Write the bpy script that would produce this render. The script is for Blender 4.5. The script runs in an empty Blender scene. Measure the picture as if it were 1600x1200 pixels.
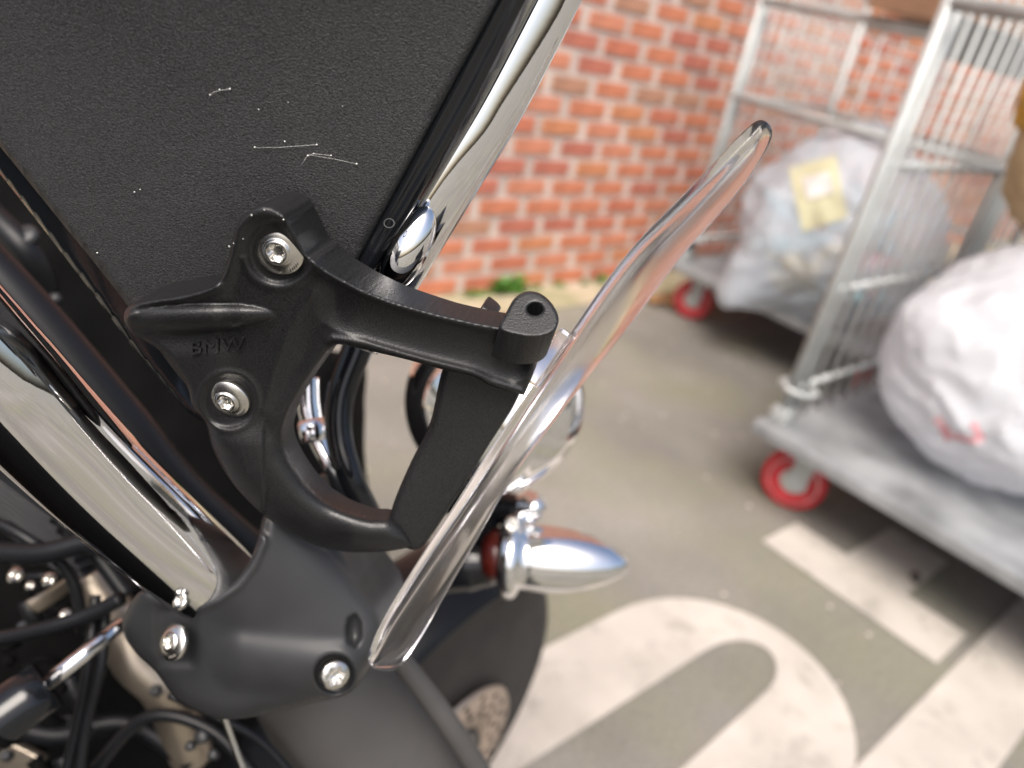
import bpy, bmesh, math, random
import numpy as np
from mathutils import Vector, Matrix
from mathutils.geometry import delaunay_2d_cdt
from mathutils.noise import noise as pnoise, turbulence

R = math.radians
random.seed(7)
S = bpy.context.scene
COL = S.collection

# ------------------------------------------------------------------ camera
H = 1.02                       # eye height in metres
PIT, ROLL, YAW = R(26.275), R(-12.433), R(45.322)
fwd = Vector((math.sin(YAW) * math.cos(PIT), math.cos(YAW) * math.cos(PIT), -math.sin(PIT)))
rt0 = Vector((math.cos(YAW), -math.sin(YAW), 0))
dn0 = -rt0.cross(fwd)
rgt = math.cos(ROLL) * rt0 + math.sin(ROLL) * dn0
dwn = -math.sin(ROLL) * rt0 + math.cos(ROLL) * dn0
CAM = Vector((0, 0, H))
cd = bpy.data.cameras.new('camera')
cam = bpy.data.objects.new('camera', cd)
COL.objects.link(cam)
m3 = Matrix((rgt, -dwn, -fwd)).transposed()
cam.matrix_world = Matrix.Translation(CAM) @ m3.to_4x4()
cd.sensor_width = 36
cd.lens = 27
cd.clip_start = 0.01
cd.clip_end = 300
cd.dof.use_dof = True
cd.dof.focus_distance = 0.275
cd.dof.aperture_fstop = 6.2
S.camera = cam

# ------------------------------------------------------------------ world, sun, exposure
w = bpy.data.worlds.new("World")
S.world = w
w.use_nodes = True
nt = w.node_tree
nt.nodes.clear()
sky = nt.nodes.new('ShaderNodeTexSky')
sky.sky_type = 'NISHITA'
sky.sun_disc = False
sky.sun_elevation = R(56)
sky.sun_rotation = R(228)
sky.air_density = 1.0
sky.dust_density = 6.0
sky.ozone_density = 1.0
bg = nt.nodes.new('ShaderNodeBackground')
bg.inputs['Strength'].default_value = 0.13
ow = nt.nodes.new('ShaderNodeOutputWorld')
nt.links.new(sky.outputs[0], bg.inputs[0])
nt.links.new(bg.outputs[0], ow.inputs[0])
sd = bpy.data.lights.new('sun', 'SUN')
sd.energy = 2.4
sd.angle = R(40)
sd.color = (1, 0.97, 0.93)
sun = bpy.data.objects.new('sun', sd)
COL.objects.link(sun)
az, el = R(228), R(56)
sdir = Vector((math.sin(az) * math.cos(el), math.cos(az) * math.cos(el), math.sin(el)))
sun.rotation_euler = sdir.to_track_quat('Z', 'Y').to_euler()
S.view_settings.view_transform = 'Standard'
S.view_settings.look = 'None'
S.view_settings.exposure = 0.74
S.view_settings.gamma = 1
S.view_settings.use_curve_mapping = False
S.render.engine = 'CYCLES'
S.cycles.use_denoising = True
S.cycles.max_bounces = 16
S.cycles.transmission_bounces = 14
S.cycles.glossy_bounces = 6
S.cycles.transparent_max_bounces = 16
S.cycles.caustics_reflective = False
S.cycles.sample_clamp_indirect = 6


def W(x, y, d):
    """the point seen at photo pixel x, y (1600 x 1200) at depth d along the view axis"""
    x, y, d = float(x), float(y), float(d)
    return CAM + (fwd + rgt * ((x - 800) / 1200) + dwn * ((y - 600) / 1200)) * d


# ------------------------------------------------------------------ materials
def mat(name, col, rough=0.5, metal=0.0, bump=0, bscale=100, bdist=0.001, vary=0, vscale=8, spec=0.5,
        transmission=0, ior=1.45, detail=3, coat=0, col2=None, rvar=0, rscale=16):
    m = bpy.data.materials.new(name)
    m.use_nodes = True
    n = m.node_tree
    b = n.nodes['Principled BSDF']
    b.inputs['Base Color'].default_value = (*col, 1)
    b.inputs['Roughness'].default_value = rough
    b.inputs['Metallic'].default_value = metal
    b.inputs['Specular IOR Level'].default_value = spec
    b.inputs['Transmission Weight'].default_value = transmission
    b.inputs['IOR'].default_value = ior
    b.inputs['Coat Weight'].default_value = coat
    tc = n.nodes.new('ShaderNodeTexCoord')
    if vary or col2:
        t = n.nodes.new('ShaderNodeTexNoise')
        t.inputs['Scale'].default_value = vscale
        t.inputs['Detail'].default_value = 6
        n.links.new(tc.outputs['Object'], t.inputs['Vector'])
        r = n.nodes.new('ShaderNodeValToRGB')
        c2 = col2 or tuple(max(0, c * (1 - vary)) for c in col)
        r.color_ramp.elements[0].position = 0.35
        r.color_ramp.elements[1].position = 0.65
        r.color_ramp.elements[0].color = (*c2, 1)
        r.color_ramp.elements[1].color = (*col, 1)
        n.links.new(t.outputs['Fac'], r.inputs['Fac'])
        n.links.new(r.outputs['Color'], b.inputs['Base Color'])
    if rvar:
        t = n.nodes.new('ShaderNodeTexNoise')
        t.inputs['Scale'].default_value = rscale
        t.inputs['Detail'].default_value = 7
        n.links.new(tc.outputs['Object'], t.inputs['Vector'])
        r = n.nodes.new('ShaderNodeMapRange')
        r.inputs['From Min'].default_value = 0.3
        r.inputs['From Max'].default_value = 0.7
        r.inputs['To Min'].default_value = rough - rvar
        r.inputs['To Max'].default_value = rough + rvar
        n.links.new(t.outputs['Fac'], r.inputs['Value'])
        n.links.new(r.outputs[0], b.inputs['Roughness'])
    if bump:
        t = n.nodes.new('ShaderNodeTexNoise')
        t.inputs['Scale'].default_value = bscale
        t.inputs['Detail'].default_value = detail
        n.links.new(tc.outputs['Object'], t.inputs['Vector'])
        bp = n.nodes.new('ShaderNodeBump')
        bp.inputs['Strength'].default_value = bump
        bp.inputs['Distance'].default_value = bdist
        n.links.new(t.outputs['Fac'], bp.inputs['Height'])
        n.links.new(bp.outputs['Normal'], b.inputs['Normal'])
    return m


M = {}
M['leather'] = mat('textured_black_plastic', (0.036, 0.0365, 0.0375), 0.46, bump=0.6, bscale=1700, bdist=0.0007, vary=0.6, vscale=1300, rvar=.10, detail=2)
M['cast'] = mat('powder_coated_black', (0.016, 0.0162, 0.017), 0.38, bump=0.25, bscale=1500, bdist=0.0006, vary=0.6, vscale=1500, rvar=.09, rscale=30, detail=2)
M['satin'] = mat('satin_black_paint', (0.028, 0.029, 0.031), 0.42, bump=0.12, bscale=2500, bdist=0.0003, vary=0.3, vscale=26, rvar=.10, rscale=20)
M['sleeve'] = mat('matte_grey_sleeve', (0.065, 0.062, 0.06), 0.6, bump=0.1, bscale=900, vary=0.2, vscale=20)
M['conduit'] = mat('black_sleeve', (0.007, 0.0075, 0.009), 0.42, spec=0.35, bump=0.05, bscale=900)
M['gloss'] = mat('gloss_black', (0.008, 0.009, 0.011), 0.12, bump=0.02, bscale=60)
M['black'] = mat('dull_black', (0.004, 0.004, 0.004), 0.8, spec=0.12, vary=0.4, vscale=30)
M['rubber'] = mat('tyre_rubber', (0.030, 0.027, 0.025), 0.75, bump=0.2, bscale=400, vary=0.3, vscale=30)
M['chrome'] = mat('chrome', (0.82, 0.82, 0.83), 0.035, 1.0, bump=0.012, bscale=300, bdist=0.0005)
M['chrome_worn'] = mat('chrome_worn', (0.75, 0.75, 0.76), 0.10, 1.0, bump=0.03, bscale=200, bdist=0.0005)
M['steel'] = mat('stainless_steel', (0.66, 0.64, 0.60), 0.27, 1.0, bump=0.08, bscale=2200, bdist=0.0003, vary=0.12, vscale=400)
M['tan_metal'] = mat('heat_tinted_metal', (0.42, 0.36, 0.29), 0.36, 0.8, vary=0.3, vscale=25)
M['disc'] = mat('brake_disc_steel', (0.50, 0.42, 0.36), 0.42, 0.9, bump=0.1, bscale=300)
M['acrylic'] = mat('clear_acrylic', (0.93, 0.92, 0.935), 0.11, transmission=1.0, ior=1.40, bump=0.02, bscale=140, bdist=0.0005)
M['mark'] = mat('etched_mark', (0.16, 0.15, 0.14), 0.5, 0.8)
M['web'] = mat('cobweb_silk', (0.75, 0.75, 0.72), 0.6)
M['galv'] = mat('painted_cage_steel', (0.43, 0.455, 0.455), 0.42, 0.15, bump=0.08, bscale=60, vscale=11, col2=(0.34, 0.35, 0.345))
M['deck'] = mat('scuffed_deck_steel', (0.32, 0.335, 0.345), 0.45, 0.2, bump=0.15, bscale=40, vary=0.5, vscale=7)
M['red'] = mat('red_polyurethane', (0.55, 0.022, 0.035), 0.45, vary=0.3, vscale=30)
M['hub'] = mat('caster_hub', (0.50, 0.52, 0.50), 0.4, 0.4, vary=0.25, vscale=40)
M['panel'] = mat('dark_grey_panel', (0.12, 0.125, 0.125), 0.5, vary=0.2, vscale=8)
M['card'] = mat('cardboard', (0.46, 0.28, 0.18), 0.8, vary=0.2, vscale=9)
M['tan'] = mat('tan_sack', (0.50, 0.38, 0.22), 0.7, vary=0.2, vscale=12)
M['yellow'] = mat('yellow_net', (0.66, 0.36, 0.04), 0.6, vary=0.35, vscale=30)
M['paper'] = mat('yellow_paper', (0.50, 0.49, 0.33), 0.7, vary=0.08, vscale=10)
M['white_paper'] = mat('white_paper', (0.62, 0.61, 0.60), 0.7)
M['mortar'] = mat('pale_mortar', (0.58, 0.505, 0.455), 0.9, bump=0.3, bscale=150, vary=0.25, vscale=6)
M['leaf'] = mat('weed_leaf', (0.10, 0.24, 0.035), 0.6, vary=0.4, vscale=30)
M['dry'] = mat('dry_leaf', (0.30, 0.17, 0.08), 0.8, vary=0.3, vscale=40)
M['stone'] = mat('dark_stone', (0.06, 0.055, 0.05), 0.85, bump=0.3, bscale=80)
M['kerb'] = mat('sandy_concrete', (0.44, 0.36, 0.27), 0.9, bump=0.3, bscale=120, vscale=5, col2=(0.26, 0.25, 0.14))
BR = [mat('brick_%d' % i, c, 0.85, bump=0.35, bscale=90, bdist=0.002, vary=0.28, vscale=14) for i, c in enumerate(
    [(0.56, 0.205, 0.115), (0.52, 0.175, 0.105), (0.56, 0.23, 0.115), (0.47, 0.16, 0.11), (0.44, 0.23, 0.15), (0.58, 0.23, 0.14)])]


def ground_mat():
    m = bpy.data.materials.new('old_asphalt')
    m.use_nodes = True
    n = m.node_tree
    L = n.links.new
    b = n.nodes['Principled BSDF']
    b.inputs['Roughness'].default_value = 0.9
    tc = n.nodes.new('ShaderNodeTexCoord')

    def noise(scale, detail, lo, hi):
        t = n.nodes.new('ShaderNodeTexNoise')
        t.inputs['Scale'].default_value = scale
        t.inputs['Detail'].default_value = detail
        L(tc.outputs['Object'], t.inputs['Vector'])
        r = n.nodes.new('ShaderNodeMapRange')
        r.inputs['From Min'].default_value = lo
        r.inputs['From Max'].default_value = hi
        L(t.outputs['Fac'], r.inputs['Value'])
        return t, r

    def mix(fac, a, c):
        x = n.nodes.new('ShaderNodeMix')
        x.data_type = 'RGBA'
        L(fac, x.inputs['Factor'])
        for s, v in ((x.inputs[6], a), (x.inputs[7], c)):
            if isinstance(v, tuple):
                s.default_value = (*v, 1)
            else:
                L(v, s)
        return x.outputs[2]
    _, big = noise(1.7, 5, 0.38, 0.66)
    _, moss = noise(2.3, 6, 0.44, 0.64)
    _, fine = noise(95, 4, 0.3, 0.7)
    c = mix(big.outputs[0], (0.158, 0.152, 0.134), (0.262, 0.249, 0.220))
    ms = n.nodes.new('ShaderNodeMath')
    ms.operation = 'MULTIPLY'
    ms.inputs[1].default_value = 0.75
    L(moss.outputs[0], ms.inputs[0])
    c = mix(ms.outputs[0], c, (0.20, 0.20, 0.13))
    fm = n.nodes.new('ShaderNodeMath')
    fm.operation = 'MULTIPLY'
    fm.inputs[1].default_value = 0.5
    L(fine.outputs[0], fm.inputs[0])
    c = mix(fm.outputs[0], c, (0.10, 0.09, 0.08))
    v = n.nodes.new('ShaderNodeTexVoronoi')
    v.inputs['Scale'].default_value = 26
    L(tc.outputs['Object'], v.inputs['Vector'])
    sp = n.nodes.new('ShaderNodeMath')
    sp.operation = 'LESS_THAN'
    sp.inputs[1].default_value = 0.14
    L(v.outputs['Distance'], sp.inputs[0])
    sel = n.nodes.new('ShaderNodeSeparateColor')
    L(v.outputs['Color'], sel.inputs[0])
    gt = n.nodes.new('ShaderNodeMath')
    gt.operation = 'GREATER_THAN'
    gt.inputs[1].default_value = 0.86
    L(sel.outputs[0], gt.inputs[0])
    mu = n.nodes.new('ShaderNodeMath')
    mu.operation = 'MULTIPLY'
    L(sp.outputs[0], mu.inputs[0])
    L(gt.outputs[0], mu.inputs[1])
    c = mix(mu.outputs[0], c, (0.50, 0.45, 0.40))
    L(c, b.inputs['Base Color'])
    t2, _ = noise(160, 5, 0, 1)
    bp = n.nodes.new('ShaderNodeBump')
    bp.inputs['Strength'].default_value = 0.5
    bp.inputs['Distance'].default_value = 0.004
    L(t2.outputs['Fac'], bp.inputs['Height'])
    L(bp.outputs['Normal'], b.inputs['Normal'])
    return m


M['asphalt'] = ground_mat()


def worn_paint():
    m = mat('worn_road_paint', (0.45, 0.42, 0.38), 0.8, bump=0.5, bscale=130, bdist=0.003, vscale=7, col2=(0.37, 0.345, 0.31))
    n = m.node_tree
    b = n.nodes['Principled BSDF']
    src = b.inputs['Base Color'].links[0].from_socket
    tc = [q for q in n.nodes if q.type == 'TEX_COORD'][0]
    t = n.nodes.new('ShaderNodeTexNoise')
    t.inputs['Scale'].default_value = 11
    t.inputs['Detail'].default_value = 12
    t.inputs['Roughness'].default_value = 0.74
    n.links.new(tc.outputs['Object'], t.inputs['Vector'])
    r = n.nodes.new('ShaderNodeMapRange')
    r.inputs['From Min'].default_value = 0.47
    r.inputs['From Max'].default_value = 0.30
    r.inputs['To Max'].default_value = 0.75
    n.links.new(t.outputs['Fac'], r.inputs['Value'])
    x = n.nodes.new('ShaderNodeMix')
    x.data_type = 'RGBA'
    n.links.new(r.outputs[0], x.inputs['Factor'])
    n.links.new(src, x.inputs[6])
    x.inputs[7].default_value = (0.20, 0.19, 0.165, 1)
    n.links.new(x.outputs[2], b.inputs['Base Color'])
    return m


M['paint'] = worn_paint()


def bag_mat(name, col, alpha, tint=None):
    m = mat(name, col, 0.32, bump=0.35, bscale=14, bdist=0.02, detail=5)
    n = m.node_tree
    b = n.nodes['Principled BSDF']
    tr = n.nodes.new('ShaderNodeBsdfTransparent')
    tl = n.nodes.new('ShaderNodeBsdfTranslucent')
    tl.inputs['Color'].default_value = (*col, 1)
    a = n.nodes.new('ShaderNodeMixShader')
    a.inputs[0].default_value = 0.35
    n.links.new(b.outputs[0], a.inputs[1])
    n.links.new(tl.outputs[0], a.inputs[2])
    c = n.nodes.new('ShaderNodeMixShader')
    c.inputs[0].default_value = alpha
    n.links.new(a.outputs[0], c.inputs[1])
    n.links.new(tr.outputs[0], c.inputs[2])
    n.links.new(c.outputs[0], n.nodes['Material Output'].inputs[0])
    return m


M['bag_white'] = bag_mat('white_film', (0.76, 0.78, 0.82), 0.20)
M['bag_clear'] = bag_mat('cloudy_film', (0.68, 0.75, 0.83), 0.42)

# ------------------------------------------------------------------ object helpers
WP = {}


def thing(name, label, cat, loc, group=None, kind=None):
    o = bpy.data.objects.new(name, None)
    o.empty_display_size = 0.05
    COL.objects.link(o)
    o.location = loc
    WP[o.name] = Vector(loc)
    o['label'] = label
    o['category'] = cat
    if group:
        o['group'] = group
    return o


def tag(o, label=None, cat=None, group=None, kind=None):
    for k, v in (('label', label), ('category', cat), ('group', group), ('kind', kind)):
        if v:
            o[k] = v
    return o


def obj(name, verts, faces, m, parent=None, smooth=True, mats=None, fm=None):
    vs = [Vector(v) for v in verts]
    c = sum(vs, Vector()) / len(vs)
    me = bpy.data.meshes.new(name)
    me.from_pydata([v - c for v in vs], [], faces)
    for mm in (mats or [m]):
        me.materials.append(mm)
    if fm is not None:
        me.polygons.foreach_set('material_index', fm)
    me.polygons.foreach_set('use_smooth', [smooth] * len(me.polygons))
    me.update()
    bm = bmesh.new()
    bm.from_mesh(me)
    bmesh.ops.recalc_face_normals(bm, faces=bm.faces)
    bm.to_mesh(me)
    bm.free()
    o = bpy.data.objects.new(name, me)
    COL.objects.link(o)
    WP[o.name] = c
    if parent:
        o.parent = parent
        o.location = c - WP[parent.name]
    else:
        o.location = c
    return o


class G:
    """collects shapes; make() links them as one mesh object"""

    def __init__(s):
        s.v, s.f, s.m = [], [], []

    def add(s, v, f, mi=0):
        n = len(s.v)
        s.v += [Vector(p) for p in v]
        s.f += [tuple(i + n for i in q) for q in f]
        s.m += [mi] * len(f)
        return s

    def make(s, name, m, parent=None, smooth=True, mats=None):
        return obj(name, s.v, s.f, m, parent, smooth, mats, s.m)


def frame(axis):
    axis = axis.normalized()
    a = Vector((0, 0, 1)) if abs(axis.z) < 0.9 else Vector((1, 0, 0))
    u = axis.cross(a).normalized()
    return u, axis.cross(u).normalized()


def catmull(P, n):
    P = [Vector(p) for p in P]
    out = []
    for i in range(len(P) - 1):
        p0 = P[max(i - 1, 0)]
        p1, p2 = P[i], P[i + 1]
        p3 = P[min(i + 2, len(P) - 1)]
        for k in range(n):
            t = k / n
            out.append(0.5 * ((2 * p1) + (p2 - p0) * t + (2 * p0 - 5 * p1 + 4 * p2 - p3) * t * t + (3 * p1 - p0 - 3 * p2 + p3) * t ** 3))
    out.append(P[-1])
    return out


def tube(P, r, seg=16, caps=True, flat=1.0, side=None):
    """sweep of round (or flattened) sections along points P with radii r"""
    P = [Vector(p) for p in P]
    n = len(P)
    rr = r if isinstance(r, (list, tuple)) else [r] * n
    V, F = [], []
    u = None
    for i in range(n):
        t = (P[min(i + 1, n - 1)] - P[max(i - 1, 0)]).normalized()
        if side is not None:
            u = side - side.dot(t) * t
        elif u is None:
            u, _ = frame(t)
        else:
            u = u - u.dot(t) * t
        u.normalize()
        v = t.cross(u)
        for k in range(seg):
            a = 2 * math.pi * k / seg
            V.append(P[i] + rr[i] * (math.cos(a) * u * flat + math.sin(a) * v))
    for i in range(n - 1):
        for k in range(seg):
            k2 = (k + 1) % seg
            F.append((i * seg + k, i * seg + k2, (i + 1) * seg + k2, (i + 1) * seg + k))
    if caps:
        F.append(tuple(range(seg))[::-1])
        F.append(tuple((n - 1) * seg + k for k in range(seg)))
    return V, F


def lathe(prof, c, axis, seg=40, lobes=None):
    """prof: list of (radius, height along axis); closes at zero radius"""
    axis = axis.normalized()
    u, v = frame(axis)
    V, F = [], []
    for i, (r, h) in enumerate(prof):
        for k in range(seg):
            a = 2 * math.pi * k / seg
            q = r
            if lobes and i in lobes:
                q = r * (1 + 0.14 * math.cos(6 * a))
            V.append(c + axis * h + q * (math.cos(a) * u + math.sin(a) * v))
    for i in range(len(prof) - 1):
        for k in range(seg):
            k2 = (k + 1) % seg
            F.append((i * seg + k, i * seg + k2, (i + 1) * seg + k2, (i + 1) * seg + k))
    if prof[0][0] > 0:
        F.append(tuple(range(seg))[::-1])
    if prof[-1][0] > 0:
        F.append(tuple((len(prof) - 1) * seg + k for k in range(seg)))
    return V, F


def box(c, X, Y, Z, bev=0.0):
    """box centre c with half-extent vectors X, Y, Z and chamfered edges"""
    c, X, Y, Z = Vector(c), Vector(X), Vector(Y), Vector(Z)
    bm = bmesh.new()
    bmesh.ops.create_cube(bm, size=2)
    lx, ly, lz = X.length, Y.length, Z.length
    for q in bm.verts:
        q.co = Vector((q.co.x * lx, q.co.y * ly, q.co.z * lz))
    if bev:
        bmesh.ops.bevel(bm, geom=bm.edges[:], offset=bev, segments=2, affect='EDGES', profile=0.5)
    xn, yn, zn = X.normalized(), Y.normalized(), Z.normalized()
    V = [c + q.co.x * xn + q.co.y * yn + q.co.z * zn for q in bm.verts]
    bm.verts.index_update()
    F = [tuple(q.index for q in f.verts) for f in bm.faces]
    bm.free()
    return V, F


def bar(a, b, r, seg=10):
    return tube([a, b], r, seg)


def pxtube(pts, rpx, seg=20, n=10, **k):
    """tube through (x, y, depth) photo points, radius in photo pixels at that depth"""
    P = [W(*p) for p in pts]
    rp = rpx if isinstance(rpx, (list, tuple)) else [rpx] * len(pts)
    rad = [a * p[2] / 1200 for a, p in zip(rp, pts)]
    Q = catmull(P, n)
    RR = []
    for i in range(len(pts) - 1):
        for j in range(n):
            t = j / n
            RR.append(rad[i] * (1 - t) + rad[i + 1] * t)
    RR.append(rad[-1])
    return tube(Q, RR, seg, **k)


# ------------------------------------------------------------------ plates cut from an outline, with real relief
def smooth_loop(P, n=6):
    """closed Catmull-Rom loop; a point given with a third value is a sharp corner"""
    out = []
    N = len(P)
    for i in range(N):
        p0, p1, p2, p3 = P[i - 1], P[i], P[(i + 1) % N], P[(i + 2) % N]
        a = np.array(p1[:2], float)
        b = np.array(p2[:2], float)
        m1 = (b - np.array(p0[:2], float)) / 2
        m2 = (np.array(p3[:2], float) - a) / 2
        if len(p1) > 2:
            m1 = (b - a)
        if len(p2) > 2:
            m2 = (b - a)
        k = max(2, int(np.linalg.norm(b - a) / n))
        for j in range(k):
            t = j / k
            h00, h10 = 2 * t ** 3 - 3 * t * t + 1, t ** 3 - 2 * t * t + t
            h01, h11 = -2 * t ** 3 + 3 * t * t, t ** 3 - t * t
            out.append(h00 * a + h10 * m1 + h01 * b + h11 * m2)
    return np.array(out)


def seg_dist(P, A, B):
    best = np.full(len(P), 1e9)
    for a, b in zip(A, B):
        d = b - a
        L2 = max(d @ d, 1e-9)
        t = np.clip(((P - a) @ d) / L2, 0, 1)
        q = P - a - t[:, None] * d
        best = np.minimum(best, np.sqrt((q * q).sum(1)))
    return best


def poly_dist(P, line):
    L = np.array(line, float)
    return seg_dist(P, L[:-1], L[1:])


def inside(P, loop):
    x, y = P[:, 0], P[:, 1]
    r = np.zeros(len(P), bool)
    a, b = loop, np.roll(loop, -1, 0)
    for (x1, y1), (x2, y2) in zip(a, b):
        c = (y1 > y) != (y2 > y)
        with np.errstate(divide='ignore', invalid='ignore'):
            r ^= c & (x < (x2 - x1) * (y - y1) / (y2 - y1 + 1e-12) + x1)
    return r


def plate(name, outline, holes, depth, height, edge, thick, back, m, parent, step=4.0):
    """a cast piece: face cut to the outline with relief, side walls and a back
    depth(P) in metres, height(P) and edge(P) in pixels, back = world direction of the thickness"""
    loops = [smooth_loop(outline, step)] + [smooth_loop(h, step) for h in holes]
    lo, hi = loops[0].min(0), loops[0].max(0)
    gx, gy = np.meshgrid(np.arange(lo[0], hi[0], step), np.arange(lo[1], hi[1], step * 0.87))
    gx[1::2] += step / 2
    P = np.stack([gx.ravel(), gy.ravel()], 1)
    k = inside(P, loops[0])
    for h in loops[1:]:
        k &= ~inside(P, h)
    P = P[k]
    A = np.concatenate(loops)
    B = np.concatenate([np.roll(l, -1, 0) for l in loops])
    d = seg_dist(P, A, B)
    P, d = P[d > step * 0.55], d[d > step * 0.55]
    allp = np.concatenate([A, P])
    dist = np.concatenate([np.zeros(len(A)), d])
    E, o = [], 0
    for l in loops:
        n = len(l)
        E += [(o + i, o + (i + 1) % n) for i in range(n)]
        o += n
    vs, _, fs, *_ = delaunay_2d_cdt([Vector(p) for p in allp], E, [], 0, 1e-4)
    vs = np.array([(v.x, v.y) for v in vs])
    if len(vs) != len(allp):
        dist = seg_dist(vs, A, B)
    T = np.array([f for f in fs if len(f) == 3])
    c = vs[T].mean(1)
    k = inside(c, loops[0])
    for h in loops[1:]:
        k &= ~inside(c, h)
    T = T[k]
    D = depth(vs)
    e = edge(vs)
    q = np.clip(e - dist, 0, None)
    hgt = height(vs, dist) - (e - np.sqrt(np.clip(e * e - q * q, 0, None)))
    Dm = D - hgt * D / 1200
    V = [W(x, y, z) for (x, y), z in zip(vs, Dm)]
    F = [tuple(int(i) for i in t) for t in T]
    n = len(V)
    # open border edges become the side walls
    cnt = {}
    for t in F:
        for i in range(3):
            a, b = t[i], t[(i + 1) % 3]
            cnt[(a, b)] = 1
    border = [(a, b) for (a, b) in cnt if (b, a) not in cnt]
    ids = {}
    for a, b in border:
        for i in (a, b):
            if i not in ids:
                ids[i] = len(V)
                V.append(V[i] + back * (thick(vs[i][0], vs[i][1]) if callable(thick) else thick))
    for a, b in border:
        F.append((b, a, ids[a], ids[b]))
    return obj(name, V, F, m, parent)


# ================================================================== SETTING
def sheet(name, pts, z, m, kind='structure', t=0):
    bm = bmesh.new()
    vs = [bm.verts.new((x, y, z)) for x, y in pts]
    f = bm.faces.new(vs)
    if t:
        r = bmesh.ops.extrude_face_region(bm, geom=[f])
        for e in r['geom']:
            if isinstance(e, bmesh.types.BMVert):
                e.co.z -= t
    bmesh.ops.recalc_face_normals(bm, faces=bm.faces)
    me = bpy.data.meshes.new(name)
    bm.to_mesh(me)
    bm.free()
    me.materials.append(m)
    o = bpy.data.objects.new(name, me)
    COL.objects.link(o)
    o['kind'] = kind
    return o


WALL_Y = 2.076
g0 = sheet('ground', [(-60, -60), (60, -60), (60, 60), (-60, 60)], 0, M['asphalt'])
sheet('gutter', [(-3, 1.86), (9, 1.90), (9, WALL_Y + 0.05), (-3, WALL_Y + 0.05)], 0.012, M['kerb'], t=0.03)


def ring_pts(cx, cy, rx, ry, a0, a1, n):
    return [(cx + rx * math.cos(R(a0 + (a1 - a0) * i / n)), cy + ry * math.sin(R(a0 + (a1 - a0) * i / n))) for i in range(n + 1)]


# painted marks on the ground: the round ended letter, the barred letter and the long stripe
k = 0.85
outer = [(0.2, 0.625)] + [(0.98, 0.617)] + ring_pts(1.05, 0.378, 0.268, 0.238, 90, -90, 20) + [(0.2, 0.14)]
inner = [(0.2, 0.28)] + ring_pts(1.13, 0.395, 0.115, 0.062, -90, 90, 12) + [(0.2, 0.455)]
# inner edge measured on the photograph
bm = bmesh.new()
o1 = [bm.verts.new((x, y, 0.004)) for x, y in outer]
i1 = [bm.verts.new((x, y, 0.004)) for x, y in inner]
bm.faces.new(o1 + i1)
bmesh.ops.triangulate(bm, faces=bm.faces[:])
bmesh.ops.recalc_face_normals(bm, faces=bm.faces)
me = bpy.data.meshes.new('road_marking')
bm.to_mesh(me)
bm.free()
me.materials.append(M['paint'])
o = bpy.data.objects.new('road_marking', me)
COL.objects.link(o)
o['kind'] = 'structure'
sheet('road_marking', [(1.548, 0.606), (1.548, 0.182), (1.712, 0.182), (1.712, 0.318), (1.955, 0.318), (1.955, 0.470), (1.712, 0.470), (1.712, 0.606)], 0.004, M['paint'])
sheet('road_marking', [(0.6, 0.155), (2.35, 0.160), (2.35, 0.008), (0.6, 0.005)], 0.004, M['paint'])

# ------------------------------------------------------------------ brick wall
wall = thing('brick_wall', 'red brick wall with pale mortar joints behind the cage trolleys', 'wall', (3, WALL_Y, 0))
WL, WR, WH = -1.5, 8.5, 6.0
v, f = box((3.5, WALL_Y + 0.115, WH / 2), (5, 0, 0), (0, 0.11, 0), (0, 0, WH / 2))
obj('mortar_bed', v, f, M['mortar'], wall, False)
PX, PZ, BX, BZ = 0.2255, 0.0737, 0.184, 0.0525
brick_me = []
for i in range(5):
    bm = bmesh.new()
    bmesh.ops.create_cube(bm, size=1)
    for q in bm.verts:
        q.co = Vector((q.co.x * (BX + random.uniform(-.004, .004)), q.co.y * 0.03, q.co.z * BZ))
        q.co += Vector((random.uniform(-.002, .002), 0, random.uniform(-.0015, .0015)))
    bmesh.ops.bevel(bm, geom=[e for e in bm.edges if all(a.co.y < 0 for a in e.verts)], offset=0.002, segments=1, affect='EDGES')
    row = []
    for mm in BR:
        me = bpy.data.meshes.new('brick')
        bm.to_mesh(me)
        me.materials.append(mm)
        row.append(me)
    brick_me.append(row)
    bm.free()


def proj(p):
    q = Vector(p) - CAM
    z = q.dot(fwd)
    return (800 + 1200 * q.dot(rgt) / z, 600 + 1200 * q.dot(dwn) / z, z) if z > 0.05 else (-9999, -9999, z)


sites = []
x_ref = 2.388 * k - BX / 2 + 0.012
for r_ in range(int(WH / PZ)):
    z = 0.022 + (r_ + 0.5) * PZ - 0.013
    off = 0 if r_ % 2 == 1 else PX / 2
    n0 = int((WL - x_ref) / PX)
    for c_ in range(n0, int((WR - x_ref) / PX)):
        x = x_ref + off + c_ * PX + random.uniform(-.004, .004)
        if not (WL + .1 < x < WR - .1):
            continue
        a, b, zz = proj((x, WALL_Y, z))
        vis = z < 2.4 and -40 < a < 1640 and -40 < b < 1240 and not (b < 430 and a < 905 - b * 0.58 - 40)
        sites.append((0 if vis else 1, zz if zz > 0 else 99, x, z))
sites.sort()
rest = G()
for i, (nv, zz, x, z) in enumerate(sites):
    me = random.choice(brick_me)[random.choices(range(6), [6, 3, 3, 2, 1.2, 3])[0]]
    y = WALL_Y + 0.013 + random.uniform(-.0025, .0025)
    if i < 298 and nv == 0:
        b = bpy.data.objects.new('brick', me)
        COL.objects.link(b)
        b.parent = wall
        b.location = Vector((x, y, z)) - WP[wall.name]
        b.rotation_euler = (0, random.uniform(-.008, .008), 0)
    else:
        rest.add([Vector(q.co) + Vector((x, y, z)) for q in me.vertices], [tuple(p.vertices) for p in me.polygons], random.randrange(6))
o = rest.make('brick', None, wall, False, mats=BR)
o['kind'] = 'stuff'


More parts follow.
